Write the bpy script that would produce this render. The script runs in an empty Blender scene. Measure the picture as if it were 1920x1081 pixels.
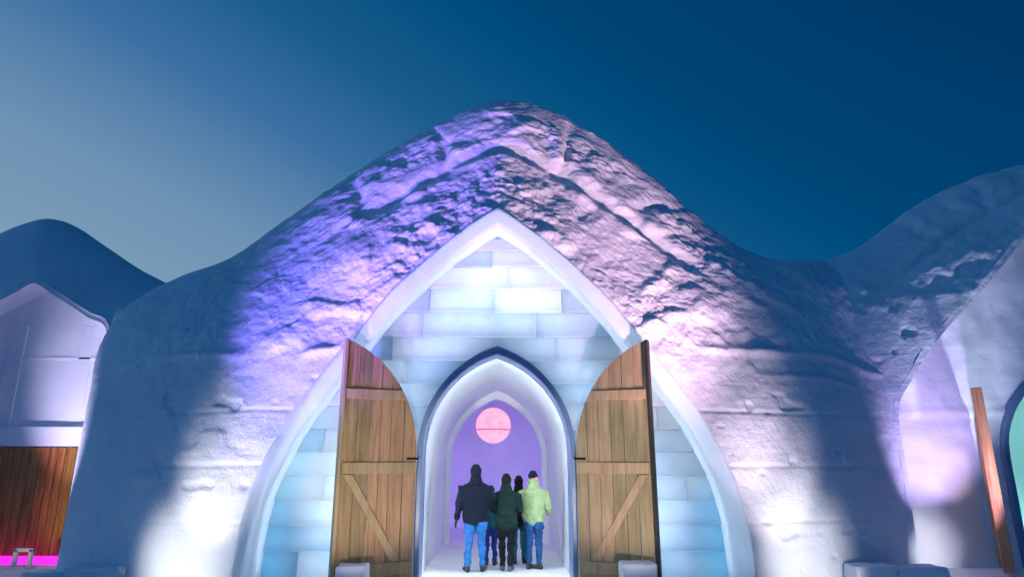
import bpy, bmesh, math, random
import numpy as np
from mathutils import Vector, Matrix

# ------------------------------------------------------------------ camera, world, sun
R = math.radians
scn = bpy.context.scene
C = scn.collection
F_PX, CX, CY = 1250.0, 960.0, 540.5
PITCH, YAW, CAM_Z = 15.4, 1.28, 1.65

cam_d = bpy.data.cameras.new('camera')
cam = bpy.data.objects.new('camera', cam_d)
C.objects.link(cam)
cam_d.sensor_width = 36.0
cam_d.lens = 36.0 * F_PX / 1920.0
cam_d.clip_start, cam_d.clip_end = 0.05, 2000
cam.location = (0, 0, CAM_Z)
cam.rotation_euler = (R(90 + PITCH), 0, R(-YAW))
scn.camera = cam
CM = cam.rotation_euler.to_matrix()

w = bpy.data.worlds.new('World')
scn.world = w
w.use_nodes = True
nt = w.node_tree
nt.nodes.clear()
def wn(t, **k):
    n = nt.nodes.new(t)
    for a, b in k.items(): setattr(n, a, b)
    return n
# dusk sky: one smooth gradient away from the afterglow on the left horizon up to deep blue
tc = wn('ShaderNodeTexCoord')
GLOW = Vector((math.sin(R(-60)), math.cos(R(-60)), 0.0))
dot = wn('ShaderNodeVectorMath', operation='DOT_PRODUCT'); dot.inputs[1].default_value = GLOW
sep = wn('ShaderNodeSeparateXYZ')
m1 = wn('ShaderNodeMath', operation='SUBTRACT'); m1.inputs[0].default_value = 1.0
mabs = wn('ShaderNodeMath', operation='MAXIMUM'); mabs.inputs[1].default_value = 0.0
m2 = wn('ShaderNodeMath', operation='MULTIPLY'); m2.inputs[1].default_value = 1.3
m3 = wn('ShaderNodeMath', operation='ADD')
m4 = wn('ShaderNodeMath', operation='DIVIDE'); m4.inputs[1].default_value = 2.5
rmp = wn('ShaderNodeValToRGB')
cr = rmp.color_ramp
cr.elements[0].position = 0.0; cr.elements[0].color = (.27, .42, .55, 1)
cr.elements[1].position = 1.0; cr.elements[1].color = (.001, .034, .13, 1)
for p, c in ((.20, (.195, .325, .475, 1)), (.268, (.150, .285, .455, 1)), (.368, (.045, .162, .366, 1)), (.45, (.010, .108, .27, 1)), (.54, (.0, .077, .215, 1)),
             (.58, (.0, .062, .187, 1)), (.736, (.0, .040, .135, 1))):
    e = cr.elements.new(p); e.color = c
bg = wn('ShaderNodeBackground'); bg.inputs['Strength'].default_value = 1.0
out = wn('ShaderNodeOutputWorld')
L = nt.links.new
L(tc.outputs['Generated'], dot.inputs[0]); L(tc.outputs['Generated'], sep.inputs[0])
L(dot.outputs['Value'], m1.inputs[1]); L(sep.outputs['Z'], mabs.inputs[0]); L(mabs.outputs[0], m2.inputs[0])
L(m1.outputs[0], m3.inputs[0]); L(m2.outputs[0], m3.inputs[1]); L(m3.outputs[0], m4.inputs[0])
L(m4.outputs[0], rmp.inputs[0]); L(rmp.outputs[0], bg.inputs['Color']); L(bg.outputs[0], out.inputs['Surface'])

sun_d = bpy.data.lights.new('sun', 'SUN')
sun_d.energy = 0.175; sun_d.angle = R(70); sun_d.color = (.07, .42, 1.0)
sun = bpy.data.objects.new('sun', sun_d); C.objects.link(sun)
sun.rotation_euler = Vector((0.75, 0.9, -0.75)).to_track_quat('-Z', 'Y').to_euler()

scn.view_settings.view_transform = 'Standard'
scn.view_settings.look = 'None'
scn.view_settings.exposure = 0.0
scn.view_settings.gamma = 1.0
scn.view_settings.use_curve_mapping = False
scn.render.engine = 'CYCLES'
scn.cycles.max_bounces = 6
scn.cycles.diffuse_bounces = 4

# ------------------------------------------------------------------ helpers
def ray(px, py):
    return CM @ Vector(((px - CX) / F_PX, -(py - CY) / F_PX, -1.0))
def at_y(px, py, Y):
    d = ray(px, py); k = Y / d.y
    return Vector((d.x * k, Y, CAM_Z + d.z * k))
def at_z(px, py, z=0.0):
    d = ray(px, py); k = (z - CAM_Z) / d.z
    return Vector((d.x * k, d.y * k, z))

def tag(o, label=None, cat=None, group=None, kind=None):
    if label: o['label'] = label
    if cat: o['category'] = cat
    if group: o['group'] = group
    if kind: o['kind'] = kind
    return o
def empty(name, loc=(0, 0, 0), rz=0.0):
    o = bpy.data.objects.new(name, None); C.objects.link(o)
    o.location = loc; o.rotation_euler = (0, 0, rz); o.empty_display_size = .2
    return o
def mesh(name, verts, faces, mat, parent=None, smooth=False):
    me = bpy.data.meshes.new(name)
    me.from_pydata([tuple(v) for v in verts], [], [tuple(f) for f in faces])
    me.update()
    if mat: me.materials.append(mat)
    if smooth: me.polygons.foreach_set('use_smooth', [True] * len(me.polygons))
    o = bpy.data.objects.new(name, me); C.objects.link(o)
    if parent: o.parent = parent
    return o
def from_bm(name, bm, mat, parent=None, smooth=False):
    me = bpy.data.meshes.new(name); bm.to_mesh(me); bm.free()
    if mat: me.materials.append(mat)
    if smooth: me.polygons.foreach_set('use_smooth', [True] * len(me.polygons))
    o = bpy.data.objects.new(name, me); C.objects.link(o)
    if parent: o.parent = parent
    return o
def bm_box(bm, c, s, bevel=0.0, rot=None):
    r = bmesh.ops.create_cube(bm, size=1.0)
    vs = r['verts']
    M = Matrix.Translation(c) @ (rot.to_4x4() if rot else Matrix()) @ Matrix.Diagonal((*s, 1))
    bmesh.ops.transform(bm, matrix=M, verts=vs)
    if bevel:
        es = list({e for v in vs for e in v.link_edges})
        bmesh.ops.bevel(bm, geom=es, offset=bevel, segments=2, affect='EDGES', profile=.6)

# numpy value noise -------------------------------------------------
def _h(i, j, k, seed):
    n = (i * 374761393 + j * 668265263 + k * 2147483647 + seed * 1274126177) & 0xffffffff
    n = ((n ^ (n >> 13)) * 1274126177) & 0xffffffff
    n = (n ^ (n >> 16)) & 0xffffffff
    return n / 4294967295.0
def noise(p, seed=0):
    p = np.asarray(p, float)
    i = np.floor(p).astype(np.int64); f = p - i
    f = f * f * f * (f * (f * 6 - 15) + 10)
    r = 0
    for a in (0, 1):
        for b in (0, 1):
            for c in (0, 1):
                wgt = (f[..., 0] if a else 1 - f[..., 0]) * (f[..., 1] if b else 1 - f[..., 1]) * (f[..., 2] if c else 1 - f[..., 2])
                r = r + wgt * _h(i[..., 0] + a, i[..., 1] + b, i[..., 2] + c, seed)
    return r * 2 - 1
def fbm(p, oct=4, seed=0, gain=.5):
    p = np.asarray(p, float); r = 0; a = 1; t = 0
    for o in range(oct):
        r = r + a * noise(p * 2.03 ** o + 17.3 * o, seed + o); t += a; a *= gain
    return r / t
def sstep(a, b, x):
    t = np.clip((x - a) / (b - a), 0, 1)
    return t * t * (3 - 2 * t)
def catmull(P, n):
    P = np.asarray(P, float)
    d = np.r_[0, np.cumsum(np.maximum(np.linalg.norm(np.diff(P, axis=0), axis=1), 1e-6))]
    # monotone-ish cubic through the points, uniform key spacing
    u = np.linspace(0, len(P) - 1, n)
    i = np.clip(u.astype(int), 0, len(P) - 2); f = (u - i)[:, None]
    p0 = P[np.maximum(i - 1, 0)]; p1 = P[i]; p2 = P[i + 1]; p3 = P[np.minimum(i + 2, len(P) - 1)]
    m1_ = (p2 - p0) * .5; m2_ = (p3 - p1) * .5
    return ((2 * f**3 - 3 * f**2 + 1) * p1 + (f**3 - 2 * f**2 + f) * m1_ + (-2 * f**3 + 3 * f**2) * p2 + (f**3 - f**2) * m2_)
def resample(P, n):
    P = np.asarray(P, float)
    d = np.r_[0, np.cumsum(np.linalg.norm(np.diff(P, axis=0), axis=1))]
    u = np.linspace(0, d[-1], n)
    return np.stack([np.interp(u, d, P[:, k]) for k in range(P.shape[1])], 1)
def grid_faces(nu, nv, close=False):
    f = []
    for a in range(nu - 1):
        for b in range(nv - 1):
            f.append((a * nv + b, a * nv + b + 1, (a + 1) * nv + b + 1, (a + 1) * nv + b))
    return f
def grid_normals(G):
    du = np.gradient(G, axis=0); dv = np.gradient(G, axis=1)
    n = np.cross(du, dv); n /= np.maximum(np.linalg.norm(n, axis=2, keepdims=True), 1e-9)
    return n

# ------------------------------------------------------------------ materials
def mat(name):
    m = bpy.data.materials.new(name); m.use_nodes = True
    n = m.node_tree.nodes; b = n['Principled BSDF']
    return m, n, m.node_tree.links.new, b
def plain(name, col, rough=.6, metal=0.0, spec=.5):
    m, n, l, b = mat(name)
    b.inputs['Base Color'].default_value = (*col, 1); b.inputs['Roughness'].default_value = rough
    b.inputs['Metallic'].default_value = metal
    b.inputs['Specular IOR Level'].default_value = spec
    return m
def emit(name, col, strength):
    m, n, l, b = mat(name)
    b.inputs['Base Color'].default_value = (*col, 1)
    b.inputs['Emission Color'].default_value = (*col, 1); b.inputs['Emission Strength'].default_value = strength
    return m
def snow_mat(name, c1, c2, bump=.5, scale=9.0, rough=.65, dist=.03):
    m, n, l, b = mat(name)
    co = n.new('ShaderNodeTexCoord')
    n1 = n.new('ShaderNodeTexNoise'); n1.inputs['Scale'].default_value = scale; n1.inputs['Detail'].default_value = 8; n1.inputs['Roughness'].default_value = .62
    n2 = n.new('ShaderNodeTexNoise'); n2.inputs['Scale'].default_value = scale * .13; n2.inputs['Detail'].default_value = 4
    l(co.outputs['Object'], n1.inputs['Vector']); l(co.outputs['Object'], n2.inputs['Vector'])
    r = n.new('ShaderNodeValToRGB'); r.color_ramp.elements[0].position = .35; r.color_ramp.elements[1].position = .65
    r.color_ramp.elements[0].color = (*c1, 1); r.color_ramp.elements[1].color = (*c2, 1)
    l(n2.outputs[0], r.inputs[0]); l(r.outputs[0], b.inputs['Base Color'])
    bp = n.new('ShaderNodeBump'); bp.inputs['Strength'].default_value = bump; bp.inputs['Distance'].default_value = dist
    mp = n.new('ShaderNodeMapping'); mp.inputs['Scale'].default_value = (.5, .5, 5.0); l(co.outputs['Object'], mp.inputs['Vector'])
    n3 = n.new('ShaderNodeTexNoise'); n3.inputs['Scale'].default_value = 1.6; n3.inputs['Detail'].default_value = 6; l(mp.outputs[0], n3.inputs['Vector'])
    n4 = n.new('ShaderNodeTexNoise'); n4.inputs['Scale'].default_value = scale * 5; n4.inputs['Detail'].default_value = 4; l(co.outputs['Object'], n4.inputs['Vector'])
    a1 = n.new('ShaderNodeMath'); a1.operation = 'MULTIPLY_ADD'; a1.inputs[1].default_value = .55; l(n3.outputs[0], a1.inputs[0]); l(n1.outputs[0], a1.inputs[2])
    a2 = n.new('ShaderNodeMath'); a2.operation = 'MULTIPLY_ADD'; a2.inputs[1].default_value = .35; l(n4.outputs[0], a2.inputs[0]); l(a1.outputs[0], a2.inputs[2])
    l(a2.outputs[0], bp.inputs['Height']); l(bp.outputs[0], b.inputs['Normal'])
    b.inputs['Roughness'].default_value = rough; b.inputs['Specular IOR Level'].default_value = .3
    return m
def ice_mat(name, c1, c2, trans=.35, rough=.35, scale=3.0, bump=.25):
    m, n, l, b = mat(name)
    co = n.new('ShaderNodeTexCoord'); oi = n.new('ShaderNodeObjectInfo')
    add = n.new('ShaderNodeVectorMath'); add.operation = 'ADD'
    sc = n.new('ShaderNodeVectorMath'); sc.operation = 'SCALE'; sc.inputs['Scale'].default_value = 40
    comb = n.new('ShaderNodeCombineXYZ')
    for k in range(3): l(oi.outputs['Random'], comb.inputs[k])
    l(comb.outputs[0], sc.inputs[0]); l(sc.outputs[0], add.inputs[1]); l(co.outputs['Object'], add.inputs[0])
    n1 = n.new('ShaderNodeTexNoise'); n1.inputs['Scale'].default_value = scale; n1.inputs['Detail'].default_value = 6
    l(add.outputs[0], n1.inputs['Vector'])
    mx = n.new('ShaderNodeMath'); mx.operation = 'MULTIPLY_ADD'; mx.inputs[1].default_value = .7
    ob = n.new('ShaderNodeMath'); ob.operation = 'MULTIPLY_ADD'; ob.inputs[1].default_value = .6; ob.inputs[2].default_value = -.15
    l(oi.outputs['Random'], ob.inputs[0]); l(n1.outputs[0], mx.inputs[0]); l(ob.outputs[0], mx.inputs[2])
    r = n.new('ShaderNodeValToRGB'); r.color_ramp.elements[0].position = .2; r.color_ramp.elements[1].position = .75
    r.color_ramp.elements[0].color = (*c1, 1); r.color_ramp.elements[1].color = (*c2, 1)
    l(mx.outputs[0], r.inputs[0]); l(r.outputs[0], b.inputs['Base Color'])
    n2 = n.new('ShaderNodeTexNoise'); n2.inputs['Scale'].default_value = scale * 5; n2.inputs['Detail'].default_value = 6
    l(add.outputs[0], n2.inputs['Vector'])
    bp = n.new('ShaderNodeBump'); bp.inputs['Strength'].default_value = bump; bp.inputs['Distance'].default_value = .02
    l(n2.outputs[0], bp.inputs['Height']); l(bp.outputs[0], b.inputs['Normal'])
    b.inputs['Roughness'].default_value = rough
    if trans > 0:
        tr = n.new('ShaderNodeBsdfTranslucent'); l(r.outputs[0], tr.inputs['Color'])
        ms = n.new('ShaderNodeMixShader'); ms.inputs[0].default_value = trans
        l(b.outputs[0], ms.inputs[1]); l(tr.outputs[0], ms.inputs[2]); l(ms.outputs[0], n['Material Output'].inputs['Surface'])
    return m
def wood_mat(name, c1, c2, c3, scale=1.0, rough=.62):
    m, n, l, b = mat(name)
    co = n.new('ShaderNodeTexCoord'); oi = n.new('ShaderNodeObjectInfo')
    comb = n.new('ShaderNodeCombineXYZ')
    for k in range(3): l(oi.outputs['Random'], comb.inputs[k])
    sc = n.new('ShaderNodeVectorMath'); sc.operation = 'SCALE'; sc.inputs['Scale'].default_value = 60
    add = n.new('ShaderNodeVectorMath'); add.operation = 'ADD'
    l(comb.outputs[0], sc.inputs[0]); l(sc.outputs[0], add.inputs[1]); l(co.outputs['Object'], add.inputs[0])
    mp = n.new('ShaderNodeMapping'); mp.inputs['Scale'].default_value = (22 * scale, 22 * scale, 1.3 * scale)
    l(add.outputs[0], mp.inputs['Vector'])
    g = n.new('ShaderNodeTexNoise'); g.inputs['Scale'].default_value = 1.0; g.inputs['Detail'].default_value = 7; g.inputs['Roughness'].default_value = .6
    g.inputs['Distortion'].default_value = .6
    l(mp.outputs[0], g.inputs['Vector'])
    s = n.new('ShaderNodeTexNoise'); s.inputs['Scale'].default_value = 2.2; s.inputs['Detail'].default_value = 3
    l(add.outputs[0], s.inputs['Vector'])
    r = n.new('ShaderNodeValToRGB'); r.color_ramp.elements[0].position = .28; r.color_ramp.elements[1].position = .72
    r.color_ramp.elements[0].color = (*c1, 1); r.color_ramp.elements[1].color = (*c3, 1)
    e = r.color_ramp.elements.new(.48); e.color = (*c2, 1)
    l(g.outputs[0], r.inputs[0])
    hv = n.new('ShaderNodeHueSaturation')
    va = n.new('ShaderNodeMath'); va.operation = 'MULTIPLY_ADD'; va.inputs[1].default_value = .5; va.inputs[2].default_value = .72
    ad = n.new('ShaderNodeMath'); ad.operation = 'MULTIPLY_ADD'; ad.inputs[1].default_value = .5
    l(s.outputs[0], ad.inputs[0]); l(oi.outputs['Random'], va.inputs[0]); 
    sb = n.new('ShaderNodeMath'); sb.operation = 'SUBTRACT'; sb.inputs[1].default_value = .2
    l(va.outputs[0], sb.inputs[0]); l(sb.outputs[0], ad.inputs[2])
    l(ad.outputs[0], hv.inputs['Value']); l(r.outputs[0], hv.inputs['Color']); l(hv.outputs[0], b.inputs['Base Color'])
    hu = n.new('ShaderNodeMath'); hu.operation = 'MULTIPLY_ADD'; hu.inputs[1].default_value = -.035; hu.inputs[2].default_value = .515
    l(oi.outputs['Random'], hu.inputs[0]); l(hu.outputs[0], hv.inputs['Hue'])
    bp = n.new('ShaderNodeBump'); bp.inputs['Strength'].default_value = .5; bp.inputs['Distance'].default_value = .006
    l(g.outputs[0], bp.inputs['Height']); l(bp.outputs[0], b.inputs['Normal'])
    b.inputs['Roughness'].default_value = rough
    return m
def cloth_mat(name, col, var=.35):
    m, n, l, b = mat(name)
    co = n.new('ShaderNodeTexCoord')
    n1 = n.new('ShaderNodeTexNoise'); n1.inputs['Scale'].default_value = 7; n1.inputs['Detail'].default_value = 5
    l(co.outputs['Object'], n1.inputs['Vector'])
    r = n.new('ShaderNodeValToRGB'); r.color_ramp.elements[0].position = .3; r.color_ramp.elements[1].position = .7
    r.color_ramp.elements[0].color = (*[c * (1 - var) for c in col], 1); r.color_ramp.elements[1].color = (*[min(1, c * (1 + var)) for c in col], 1)
    l(n1.outputs[0], r.inputs[0]); l(r.outputs[0], b.inputs['Base Color'])
    bp = n.new('ShaderNodeBump'); bp.inputs['Strength'].default_value = .6; bp.inputs['Distance'].default_value = .015
    l(n1.outputs[0], bp.inputs['Height']); l(bp.outputs[0], b.inputs['Normal'])
    b.inputs['Roughness'].default_value = .85; b.inputs['Specular IOR Level'].default_value = .12
    return m

M_SNOW = snow_mat('packed_snow', (.74, .79, .85), (.86, .89, .93), bump=.6, scale=7.0, dist=.045)
M_SNOW_S = snow_mat('smooth_snow', (.78, .82, .87), (.88, .90, .93), bump=.35, scale=6.0)
M_RIM = ice_mat('rim_ice', (.70, .80, .89), (.86, .91, .95), trans=.45, rough=.4, scale=2.2)
M_BLOCK = ice_mat('ice_block', (.66, .79, .90), (.95, .97, .98), trans=.58, scale=2.8)
M_JOINT = ice_mat('slush_joint', (.60, .70, .82), (.72, .80, .88), trans=.6, bump=.3, scale=8.0)
M_RING = ice_mat('blue_ice_ring', (.15, .24, .42), (.24, .34, .54), trans=.0, rough=.3, scale=2.0)
M_WOOD = wood_mat('door_wood', (.28, .155, .065), (.42, .26, .12), (.52, .36, .18))
M_WOODLT = wood_mat('batten_wood', (.38, .24, .115), (.52, .35, .18), (.60, .44, .26))
M_WOODDK = wood_mat('brown_wood', (.16, .06, .012), (.36, .15, .03), (.52, .25, .055), rough=.4)
M_WOODOR = wood_mat('orange_wood', (.22, .10, .035), (.42, .22, .09), (.56, .33, .16))
M_EDGEDK = wood_mat('dark_edge_wood', (.015, .010, .008), (.03, .02, .014), (.05, .035, .025))  # near-black strip on the tall edge of one leaf
M_METAL = plain('black_metal', (.02, .02, .022), .45, .6)
M_CABLE = plain('black_rubber', (.012, .012, .013), .6)

# ------------------------------------------------------------------ the ground
n = 200
gx = np.linspace(-1, 1, n); gx = np.sign(gx) * (np.abs(gx) ** 3) * 400
gy = np.linspace(-1, 1, n); gy = np.sign(gy) * (np.abs(gy) ** 3) * 400 + 11
GX, GY = np.meshgrid(gx, gy, indexing='ij')
P = np.stack([GX, GY, 0 * GX], -1)
GZ = .03 * fbm(P * .8, 3, 5) * sstep(60, 20, np.hypot(GX, GY - 10)) + .012 * fbm(P * 4, 3, 9)
GZ *= np.where((np.abs(GX) < 1.6) & (GY > 10.5), .25, 1)
P[..., 2] = GZ
tag(mesh('ground', P.reshape(-1, 3), grid_faces(n, n), M_SNOW_S, smooth=True), kind='structure')

# ------------------------------------------------------------------ arches
def pointed_arch(hw, spring, apex, n=14, z0=0.0):
    """half curve of (x,z) from (hw,z0) up to (0,apex)"""
    rise = apex - spring
    r = (hw * hw + rise * rise) / (2 * hw)
    a1 = math.asin(min(1, rise / r))
    pts = [(hw, z0)] + [(hw, z0 + (spring - z0) * k / 6) for k in range(1, 6)]
    for k in range(n + 1):
        a = a1 * k / n
        pts.append((hw - r + r * math.cos(a), spring + r * math.sin(a)))
    pts[-1] = (0.0, apex)
    return np.array(pts)
def full_arch(half):
    left = half.copy(); left[:, 0] *= -1
    return np.vstack([left, half[::-1][1:]])           # left base -> apex -> right base
def arch_x(half, z):
    """half width at height z"""
    if z >= half[-1, 1]: return 0.0
    return float(np.interp(z, half[:, 1], half[:, 0]))
def offset_half(half, d):
    """move a half arch inwards by d, keeping a pointed apex"""
    t = np.gradient(half, axis=0); t /= np.linalg.norm(t, axis=1, keepdims=True)
    nrm = np.stack([-t[:, 1], t[:, 0]], 1)              # towards the inside for an upward running right half
    t_end = half[-1] - half[-2]; t_end /= np.linalg.norm(t_end); nrm[-1] = (-t_end[1], t_end[0])
    o = half + nrm * d
    keep = o[:, 0] > 0
    k = int(np.max(np.nonzero(keep)[0]))
    a, b = o[k], o[k] + t[k]
    s = -a[0] / (b[0] - a[0] + 1e-9)
    ap = a + (b - a) * s
    o = np.vstack([o[:k + 1], [0.0, ap[1]]])
    return resample(o, len(half))
def ring(name, outer, inner, y0, y1, m, parent, x0=0.0, bev=.03, wob=.0, seed=0, sub=1):
    """bevelled solid band between two full arches (x,z), from y0 (front) to y1"""
    n = (len(outer) * sub) | 1
    O = resample(outer, n); I = resample(inner, n)
    u = (I - O); ln = np.linalg.norm(u, axis=1, keepdims=True); u = u / ln
    prof = [(0, 1, y1), (0, 1, y0 + bev), (bev, 1, y0), ]
    secs = []
    secs.append((O, y1)); secs.append((O, y0 + bev)); secs.append((O + u * bev * .35, y0 + bev * .35)); secs.append((O + u * bev, y0))
    for k in (.25, .5, .75): secs.append((O + (I - O) * k, y0))
    secs.append((I - u * bev, y0)); secs.append((I - u * bev * .35, y0 + bev * .35)); secs.append((I, y0 + bev)); secs.append((I, y0 + (y1 - y0) * .5)); secs.append((I, y1))
    G = np.zeros((n, len(secs), 3))
    for k, (S, y) in enumerate(secs):
        G[:, k, 0] = S[:, 0] + x0; G[:, k, 1] = y; G[:, k, 2] = S[:, 1]
    if wob:
        N = grid_normals(G)
        G = G + N * (wob * fbm(G * 2.6, 4, seed))[..., None] + (wob * .8 * fbm(G * .9 + 9, 2, seed + 3))[..., None] * np.array([0, 1, 0])
    return mesh(name, G.reshape(-1, 3), grid_faces(n, len(secs)), m, parent, smooth=True)

# ------------------------------------------------------------------ snow shells
def shell(name, pairs, yi, m, parent, nt_=420, ns=150, back=12.0, seed=0, amp=1.0, rough_z=3.4, curve_pow=.5, detail=True, tuck=.0):
    """snow mass between an opening (inner pixels at depth yi) and its outline (outer pixels, each with a depth)"""
    A = np.array([at_y(p[0], p[1], yi)[:] for p in pairs])
    B = np.array([at_y(p[2], p[3], p[4])[:] for p in pairs])
    A = A + (np.array([A[:, 0].mean(), yi, .5]) - A) * .025; A = catmull(A, nt_); B = catmull(B, nt_)
    s = np.linspace(0, 1, ns) ** .9
    S = s[None, :, None]
    G = A[:, None, :] * (1 - S) + B[:, None, :] * S
    cp = np.broadcast_to(np.interp(np.linspace(0, 1, nt_), *curve_pow) if isinstance(curve_pow, tuple) else curve_pow, (nt_,))[:, None]
    prof = (1 - cp) * s[None, :] + cp * (1 - np.sqrt(np.clip(1 - s * s, 0, 1)))[None, :]
    G[..., 1] = A[:, None, 1] + (B[:, None, 1] - A[:, None, 1]) * prof
    N = grid_normals(G)
    if np.mean(N[:, : ns // 2, 1]) > 0: N = -N
    X, Z = G[..., 0], G[..., 2]
    Sg = np.broadcast_to(s[None, :], X.shape)
    q = G * 1.0
    up = sstep(rough_z - .5, rough_z + .3, Z + .25 * noise(q * .7, seed + 40))
    d = (.05 + .09 * up) * fbm(q * .55, 3, seed)                                            # broad undulation
    rg = .35 + 1.15 * sstep(-.35, .4, noise(q * .8 + 31, seed + 44))
    d += (.022 + .045 * up * rg) * fbm(q * np.array([2.5, 2.5, 2.9]), 6, seed + 5, .56) + .007 * fbm(q * 11, 3, seed + 6, .7)
    if detail:
        # crusty clods on the upper half
        c = noise(q * np.array([1.7, 1.7, 2.1]) + fbm(q * 1.3, 2, seed + 8)[..., None] * .9, seed + 9)
        c2 = noise(q * np.array([4.2, 4.2, 6.5]) + 5, seed + 10)
        patch = sstep(-.25, .35, noise(q * .5 + 3, seed + 11))
        d += up * (.050 * (sstep(-.2, .55, c) - .5) + .040 * patch * (sstep(-.1, .6, c2) - .4) + .026 * (.3 + patch) * fbm(q * 8, 3, seed + 12) + .010 * (.3 + patch) * noise(q * 19, seed + 30))
        # formwork ledge: a knobbly horizontal ridge
        zl = rough_z + .16 * noise(q * np.array([.55, 0, 0]) + 7, seed + 13)
        brk = sstep(-.45, .1, noise(q * np.array([.8, 0, 0]) + 2, seed + 14))
        d += brk * (.075 * np.exp(-((Z - zl) / .07) ** 2) + .04 * np.exp(-((Z - zl + .42) / .05) ** 2) * sstep(.1, .5, noise(q * np.array([1.3, 0, 0]), seed + 15)))
        # slab joints that run along the vault, and a few across it
        tt = np.linspace(0, 1, nt_)[:, None] + 0 * X
        s0 = .50 + .06 * noise(np.stack([tt * 9, 0 * tt, 0 * tt], -1), seed + 16)
        top = sstep(.26, .34, tt) * sstep(.76, .66, tt)
        d -= top * .12 * np.exp(-((Sg - s0) / .04) ** 2) * sstep(-.5, 0, noise(q * .6, seed + 17))
        d += top * .035 * sstep(s0 + .02, s0 + .09, Sg) * sstep(1, .85, Sg)
        for t0 in (.345, .415, .545, .62):
            d -= top * sstep(.45, .55, Sg) * .09 * np.exp(-((tt - t0 - .012 * noise(q * 2, seed + 18)) / .006) ** 2)
        # pits and drips on the smooth lower half
        pit = noise(q * np.array([3.1, 3.1, 5.5]) + 11, seed + 19)
        d -= (1 - up) * .045 * sstep(.62, .85, pit)
        d += (1 - up) * .03 * sstep(.5, .75, noise(q * np.array([2.0, 2, 3.2]) + 4, seed + 20))
        for zz in (.9, 1.75, 2.6):
            d -= (1 - up) * .022 * np.exp(-((Z - zz - .03 * noise(q * .8, seed + 21)) / .025) ** 2)
    fade = (sstep(0.0, .05, Sg) * .85 + .15) * (1 - .65 * sstep(.72, .95, Sg)) * (1 - .6 * sstep(.38, .25, np.linspace(0, 1, nt_)[:, None]) * sstep(.45, .7, Sg))
    G = G + N * (d * amp * fade)[..., None]
    # the mass runs back behind its outline
    nb = 14
    last = G[:, -1, :]
    bk = np.zeros((nt_, nb, 3))
    cx = last[:, 0].mean()
    for k in range(nb):
        f = (k + 1) / nb
        bk[:, k, :] = last
        bk[:, k, 1] += back * f ** 1.5 + .05
        bk[:, k, 2] -= (.35 * f + tuck * min(1, f * 3)) * sstep(.5, 3, last[:, 2])
        bk[:, k, 0] += (cx - last[:, 0]) * .05 * f
    G = np.concatenate([G, bk], 1)
    return mesh(name, G.reshape(-1, 3), grid_faces(nt_, ns + nb), m, parent, smooth=True)

# ================================================================== CENTRAL BUILDING
Y_RIM, Y_WALL, Y_SH = 10.55, 11.0, 10.66
centre = tag(empty('snow_building', (0, Y_RIM, 0)),
             'tall snow building with pointed ice-block front and two open wooden doors', 'building')
def under(o, p):
    o.parent = p; o.matrix_parent_inverse = Matrix.Translation(-Vector(p.location)); return o

PAIRS = [
 (436,1122, 108,1088,12.6),(458,1000,132,960,12.65),(490,895,152,850,12.7),(540,795,174,740,12.8),(600,705,196,645,12.9),
 (650,645,250,575,13.1),(690,597,340,527,13.3),(720,560,440,488,13.3),(760,520,560,405,13.2),(800,482,680,318,13.0),
 (850,440,780,258,12.5),(890,413,860,213,12.1),(932,390,950,188,11.9),(975,415,1040,207,12.0),(1015,443,1130,260,12.2),
 (1065,485,1220,326,12.5),(1105,522,1310,406,12.9),(1150,570,1385,462,13.0),(1180,603,1460,487,13.1),(1215,640,1550,492,13.1),
 (1265,697,1628,560,12.75),(1320,780,1662,660,12.4),(1360,860,1676,762,12.16),(1392,945,1692,880,12.14),(1412,1030,1705,980,12.14),
 (1422,1122,1722,1090,12.14)]
under(shell('snow_shell', PAIRS, Y_SH, M_SNOW, None, nt_=680, ns=250, seed=3, rough_z=3.55, curve_pow=((0, .3, .42, .52, .62, .74, .82, 1), (.55, .6, .3, .12, .2, .35, .08, .03))), centre)

half_px = [(492,1122),(486,1081),(474,1000),(455,920),(424,850),(385,780),(341,720),(296,660),(252,610),(212,560),(138,490),(83,443),(42,414),(0,386)]
half = np.array([(at_y(932 + dx, y, Y_RIM).x, at_y(932 + dx, y, Y_RIM).z) for dx, y in half_px])
half[:, 0] -= half[-1, 0]
half = catmull(half, 40); half[0, 1] = -.05; half[-1, 0] = 0
inner = offset_half(half, .29)
under(ring('arch_rim', full_arch(half), full_arch(inner), Y_RIM, Y_WALL + .2, M_RIM, None, bev=.07, wob=.03, seed=4, sub=3), centre)

DOOR = pointed_arch(1.27, 1.95, 3.68)              # outside of the blue ring
DOOR_IN = pointed_arch(1.17, 1.95, 3.53)
wall_out = offset_half(half, .20)

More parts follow.
